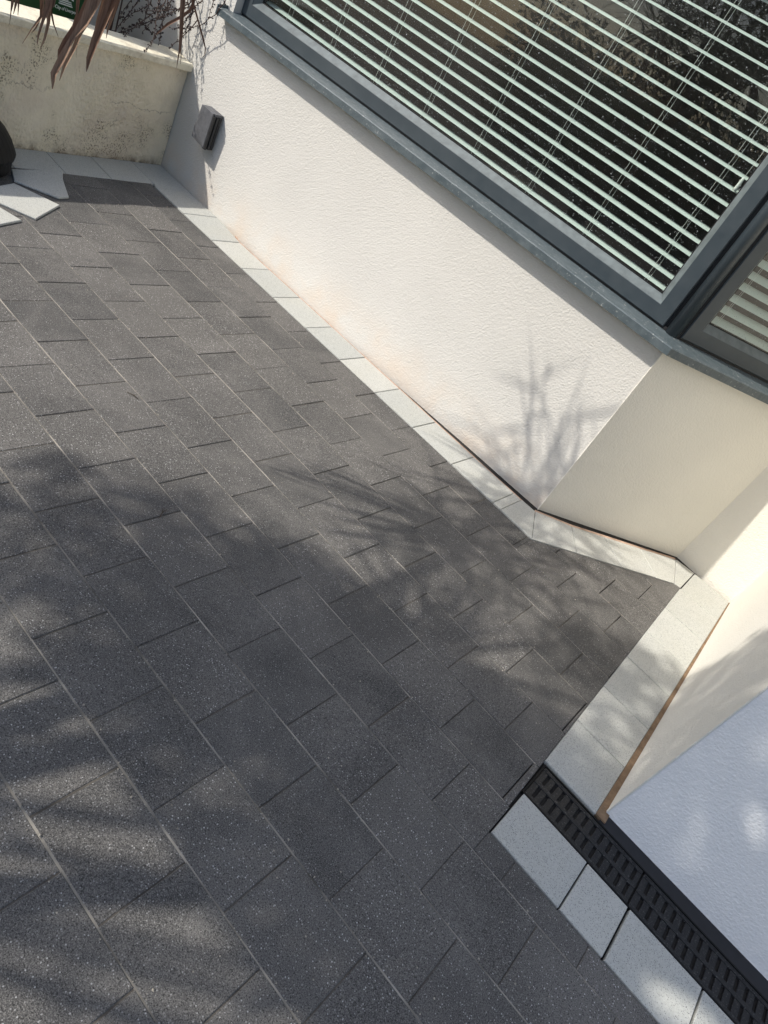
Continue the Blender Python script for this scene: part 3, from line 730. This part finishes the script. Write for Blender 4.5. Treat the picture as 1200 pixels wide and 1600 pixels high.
def gap(p):
    """gaps in the leaves that let small spots of sun through"""
    for sx, sy, sz, r in ((.445, 1.85, .515, .026), (.600, 1.85, .335, .030), (.74, 1.53, 0, .05), (.82, 1.56, 0, .04), (.68, 1.50, 0, .03)):
        v = p - Vector((sx, sy, sz)); t = v.dot(SUNV) / SUNV.length_squared
        if (v - SUNV * t).length < r: return True
    return False
def lit_zone(p):
    """True where a leaf would shade something that the sun reaches"""
    t = 3.03 - p.y; zz = p.z - 1.37 * t; xx = p.x + t
    if zz > 0: return not ((-1.32 < xx < -.55 and zz < .72) or xx > -.55)
    q = p - SUNV * (p.z / 1.37)
    if q.y > 2.65: return not (-1.25 < q.x)
    if q.y > 2.2: return q.x < -1.15
    return q.x < -1.6 or (q.y > 1.6 and q.x < -1.25)
def make_leaf(mb, h, dirv, ln, wd, droop, n=7):
    pts = []; p = h.copy(); v = dirv.normalized(); stepl = ln / n
    for i in range(n + 1):
        pts.append(p.copy()); v = (v + V3(0, 0, -droop * (.3 + i / n))).normalized(); p = p + v * stepl
    if any(inview(q, 30) or gap(q) for q in pts) or any(lit_zone(q) for q in pts[2:]): return
    ws = [wd * (.45 + .55 * min(1, i / 2)) * (1 - (i / n) ** 2.2) + .0006 for i in range(n + 1)]
    side = v.cross(V3(0, 0, 1)); side = side.normalized() if side.length > 1e-4 else V3(1, 0, 0)
    mb.blade(pts, ws, side, .25, 0, R_.random())
for h, ln in heads:
    for k in range(22 if h.z < 1.8 else 120 if h.y > 1.5 else 110 if h.y > .9 else 75):
        az = R_.uniform(0, 2 * math.pi); el = math.asin(R_.uniform(-.35, 1))
        dv = V3(math.cos(az) * math.cos(el), math.sin(az) * math.cos(el), math.sin(el))
        jit = V3(R_.gauss(0, 1), R_.gauss(0, 1), R_.gauss(0, .6)) * (.10 if h.y > 1.5 else .16 if h.y > .9 else .05)
        make_leaf(green, h + dv * .03 + jit, dv, ln * R_.uniform(.6, 1.1), .0075 if h.y > 1.5 else .010 if h.y > .9 else .016, R_.uniform(.03, .16))
    for k in range(16):
        az = R_.uniform(0, 2 * math.pi); dv = V3(math.cos(az), math.sin(az), -.6)
        make_leaf(dead, h - V3(0, 0, .05), dv, ln * R_.uniform(.7, 1.0), .014, .35)
def unproj(u, v, t):
    x, y = (u - 600) / FPX, (v - 800) / FPX
    d = Vector([CR[0][k] * x + CR[1][k] * y + CR[2][k] for k in range(3)]).normalized()
    return Vector((0, 0, 1.5)) + d * t
# measured drooping dead leaves (position in metres found from the photograph)
def hang(pts, ws, t, r=.5, head=0, up=True):
    P3 = [unproj(u, v, t + .05 * i / len(pts)) for i, (u, v) in enumerate(pts)]
    if up:
        h = heads[head][0]; s = P3[0]
        d0 = (P3[0] - P3[1]).normalized()
        ext = [h.lerp(s, k / 6) + V3(0, 0, .16 * math.sin(math.pi * k / 6)) for k in range(6)]
        P3 = ext + P3; ws = [ws[0] * .9] * 6 + list(ws)
    side = Vector((CR[0][0], CR[0][1], CR[0][2]))
    pp = []; ww = []
    for i in range(len(P3) - 1):
        for k in range(3): pp.append(P3[i].lerp(P3[i + 1], k / 3)); ww.append((ws[i] + (ws[i + 1] - ws[i]) * k / 3))
    pp.append(P3[-1]); ww.append(ws[-1])
    dead.blade(pp, [w_ * .68 * t / FPX for w_ in ww], side, .35, 0, r)
T = 2.25
hang([(84, -15), (80, 5), (71, 18), (50, 45), (35, 68)], [7, 6.5, 3, 1.2, .4], T, .6)
hang([(80, -15), (76, 8), (68, 30), (60, 55), (58, 70)], [7, 6, 2.6, 1.6, .4], T, .3)
hang([(74, -15), (76, 12), (76, 35), (70, 60), (62, 79)], [6, 5, 3, 2, .4], T + .02, .8)
hang([(78, -15), (80, 18), (84, 38), (91, 57)], [5, 2, 1.4, .4], T + .02, .2)
hang([(155, -20), (146, 5), (132, 35), (112, 62), (97, 92), (84, 116), (82, 139)], [12, 10, 7.5, 4.5, 6.5, 5.5, .8], T, .55)
hang([(150, -20), (140, 5), (122, 38), (102, 66), (93, 80), (90, 96)], [9, 8, 6, 5, 3, .5], T + .03, .15)
hang([(140, -20), (138, 6), (130, 40), (116, 75), (100, 105), (93, 126)], [6, 5, 4, 3.5, 3, .5], T + .05, .9)
hang([(180, -20), (172, 5), (160, 36), (148, 66), (139, 92), (135, 112)], [11, 9.5, 8, 6.5, 4.5, .5], T + .06, .35)
hang([(170, -20), (164, 5), (155, 30), (148, 55), (142, 80)], [7, 6, 4, 2, .4], T + .08, .85)
hang([(286, -20), (286, 0), (284, 30), (283, 55), (281, 80)], [5, 4.6, 3.8, 3.2, 2.4], T + .2, .25, 1)
hang([(281, 76), (278, 92), (276, 106)], [1.6, 1, .3], T + .2, .25, 1, False)
hang([(282, 76), (283, 88), (282, 100)], [1.2, .8, .3], T + .2, .4, 1, False)
hang([(300, -20), (302, 5), (297, 16), (284, 26), (262, 38), (243, 55)], [2, 2.5, 2.8, 2.6, 2.6, .5], T + .25, .2, 1)
hang([(296, -20), (303, 8), (309, 30), (316, 55), (321, 75), (320, 86), (316, 90)], [2, 1.8, 1.6, 1.8, 1.2, .8, .3], T + .25, .1, 1)
hang([(27, -15), (25, 5), (21, 22)], [2.5, 2, .4], T, .3); hang([(22, -15), (20, 5), (16, 24)], [2, 1.6, .4], T, .5); hang([(29, -15), (29, 8), (28, 24)], [2, 1.2, .4], T, .1); hang([(19, -12), (17, 20), (15, 38)], [1.0, .8, .3], T, .1)
hang([(133, 40), (121, 62), (119, 90)], [.6, .5, .2], T + .05, .9, 0, False)
hang([(64, -15), (66, 6), (64, 26), (56, 44), (49, 52)], [4, 3.5, 2, 1.2, .3], T + .04, .45)
hang([(190, -20), (182, 2), (176, 24), (168, 48), (166, 60)], [6, 5, 3, 1.5, .3], T + .1, .7)
hang([(125, -20), (122, 2), (120, 24), (112, 46), (108, 56)], [4, 3, 2, 1.2, .3], T + .1, .3)
hang([(162, -20), (150, 8), (138, 34), (122, 60), (118, 74)], [5, 4, 3, 2, .3], T + .02, 1.0)
if green.v: green.build('crown', M_green, cy)
dead.build('dead_leaves', M_dead, cy)

# ------------------------------------------------------------------ broadleaf tree that throws the big shade
bt = empty('shade_tree', (-3.6, -2.6, 0), 'leafy tree out of frame behind the photographer that shades the patio', 'tree')
tk = MB(); TR = V3(-3.6, -2.6, -.05)
crown_c = [(V3(-2.35, -.95, 3.05), .62), (V3(-1.75, -.55, 3.0), .62), (V3(-1.35, -.15, 3.0), .55), (V3(-1.95, -1.35, 3.1), .55), (V3(-1.25, -.95, 3.1), .6), (V3(-.85, -.35, 3.05), .55), (V3(-.75, .15, 2.9), .5), (V3(-.45, -.15, 3.0), .5), (V3(-3.10, -1.05, 3.0), .48), (V3(-2.72, -.85, 3.0), .45), (V3(-1.98, .28, 3.0), .30), (V3(-1.5, .35, 3.0), .3)]
fork = V3(-2.9, -1.9, 1.9)
tk.tube([TR, V3(-3.4, -2.4, .8), fork], [.14, .12, .10], 10)
for c, r in crown_c: tk.tube([fork, fork.lerp(c, .55) + V3(0, 0, .12), c], [.030, .014, .005], 6)
tk.build('trunk', M_bark, bt)
lf = MB()
for c, r in crown_c:
    for k in range(int(5200 * r * r)):
        v = V3(R_.gauss(0, 1), R_.gauss(0, 1), R_.gauss(0, 1)); v.normalize(); p = c + v * r * R_.random() ** .45
        if inview(p, 40): continue
        q = p - Vector((-1, -1, 1.37)) * (p.z / 1.37)
        if gap(p): continue
        if q.y < .74 and q.x < .25 and R_.random() < .93: continue
        a = V3(R_.gauss(0, 1), R_.gauss(0, 1), R_.gauss(0, .6)).normalized(); bq = a.cross(V3(R_.gauss(0, 1), R_.gauss(0, 1), R_.gauss(0, 1))).normalized()
        s_ = R_.uniform(.03, .05)
        lf.add([p - a * s_, p + bq * s_ * .5, p + a * s_, p - bq * s_ * .5], [(0, 1, 2, 3)], 0, R_.random())
lf.build('crown', M_leaf, bt)

# ------------------------------------------------------------------ twiggy bush behind the wall
bu = empty('twiggy_bush', (-3.95, 2.75, 0), 'bare twiggy shrub with dark buds leaning over the coping from behind the low garden wall', 'shrub')
tw = MB(); bdm = MB(); R_ = random.Random(21)
root = V3(-3.98, 2.78, -.04)
def twig(pts, t0, t1, w0=.0032, rootit=True):
    P3 = []
    for i, (u, v) in enumerate(pts):
        t = t0 + (t1 - t0) * i / (len(pts) - 1) + (.75 if t0 < 4.5 else 0)
        if t0 > 4.5: t = D0 - (.42 if pts[-1][1] > 60 else .2) * i / (len(pts) - 1)
        d1 = unproj(u, v, 1.0).y; P3.append(unproj(u, v, min(t, 2.965 / d1)))
    pp = []
    for i in range(len(P3) - 1):
        for k in range(5): pp.append(P3[i].lerp(P3[i + 1], k / 5) + V3(R_.uniform(-1, 1), R_.uniform(-1, 1), R_.uniform(-1, 1)) * .0025)
    pp.append(P3[-1]); n_ = len(pp)
    tw.tube(pp, [w0 * (1 - .65 * i / n_) for i in range(n_)], 5)
    for i, p in enumerate(pp[1:]):
        for q in range(2):
            if R_.random() < .8:
                d = V3(R_.gauss(0, 1), R_.gauss(0, 1), R_.gauss(0, 1)).normalized(); c = p + d * R_.uniform(.006, .012); s_ = R_.uniform(.004, .0075)
                tw.tube([p, c], .0012, 3)
                for m_ in range(3):
                    d2 = V3(R_.gauss(0, 1), R_.gauss(0, 1), R_.gauss(0, 1)).normalized(); e = d2.orthogonal().normalized(); f = d2.cross(e)
                    bdm.add([c + d2 * s_, c - d2 * s_, c + e * s_ * .6, c - e * s_ * .6, c + f * s_ * .6, c - f * s_ * .6], [(0, 2, 4), (0, 4, 3), (0, 3, 5), (0, 5, 2), (1, 4, 2), (1, 3, 4), (1, 5, 3), (1, 2, 5)], 0, R_.random())
    return P3
D0 = 4.95
TW = [([(322, -60), (353, 0), (338, 22), (311, 41), (292, 45), (268, 44)], D0, 4.0), ([(330, -50), (316, 2), (305, 9), (283, 15), (250, 16.5), (213, 17)], D0, 4.05),
      ([(310, -50), (303, 11), (296, 37), (287, 53)], D0, 4.1), ([(280, -50), (250, 0), (243, 18), (219, 35), (199, 51), (177, 77), (152, 116)], D0, 3.95),
      ([(275, -50), (257, 5), (246, 22), (241, 53), (237, 68), (226, 82)], D0, 4.0), ([(215, 30), (228, 42), (239, 52)], 4.05, 4.05),
      ([(235, -50), (217, 0), (195, 29), (177, 51), (164, 64), (162, 73)], D0, 4.0), ([(310, 30), (281, 62), (263, 75)], 4.1, 4.0),
      ([(345, -50), (334, 0), (327, 24)], D0, 4.1), ([(285, -50), (268, 0), (257, 22), (250, 46), (243, 55)], D0, 4.05),
      ([(300, -40), (292, 8), (268, 20), (240, 30), (214, 42), (190, 50)], D0, 4.05), ([(240, -40), (236, 5), (222, 14), (205, 22), (192, 36)], D0, 4.05),
      ([(290, -40), (300, 4), (285, 10), (262, 24), (246, 30)], D0, 4.05), ([(255, 30), (252, 50), (248, 68)], 4.1, 4.05), ([(225, -40), (232, 10), (226, 30), (210, 40), (190, 47)], D0, 4.05),
      ([(197, 50), (180, 52), (168, 47), (160, 48)], 4.0, 4.0), ([(262, -40), (262, 10), (252, 28), (236, 34), (222, 50)], D0, 4.1), ([(306, -20), (300, 20), (290, 32), (280, 40)], D0, 4.1), ([(200, -40), (205, 0), (192, 18), (186, 30)], D0, 4.1), ([(268, 10), (258, 14), (248, 10), (238, 14)], 4.1, 4.1)]
for pts, a, c in TW:
    P3 = twig(pts, a, c)
for k in range(8):
    u = R_.uniform(190, 225); e = unproj(u, -55, D0 + .05); e.y = min(e.y, 2.8)
    mid = root.lerp(e, .5) + V3(R_.uniform(-.1, .1), R_.uniform(-.1, .0), 0)
    tw.tube([root, mid, e], [.006, .005, .003], 6)
tw.build('twigs', M_twig, bu); bdm.build('buds', M_bud, bu)

# ------------------------------------------------------------------ unseen fence and hedge, added to give the glass a dark reflection
fe = MB(); x = -9
while x < 9:
    fe.box((x, -9.02 - random.uniform(0, .01), -.05), (x + .145, -9.0 + .01, 1.75)); x += .15
tag(fe.build('added_fence', M_fence), 'unseen dark brown boarded fence added to darken the reflections in the glass', 'fence')
hg = MB(); R_ = random.Random(31)
for k in range(26000):
    p = V3(R_.uniform(-9, 9), R_.uniform(-8.9, -7.9), R_.random() ** .8 * (2.1 + .4 * math.sin(k)))
    a = V3(R_.gauss(0, 1), R_.gauss(0, 1), R_.gauss(0, 1)).normalized(); bq = a.orthogonal().normalized(); s_ = .07
    hg.add([p - a * s_, p + bq * s_ * .5, p + a * s_, p - bq * s_ * .5], [(0, 1, 2, 3)], 0, R_.random())
tag(hg.build('hedge', M_leaf), 'unseen tall dark green hedge added before the fence for dark reflections', 'hedge')
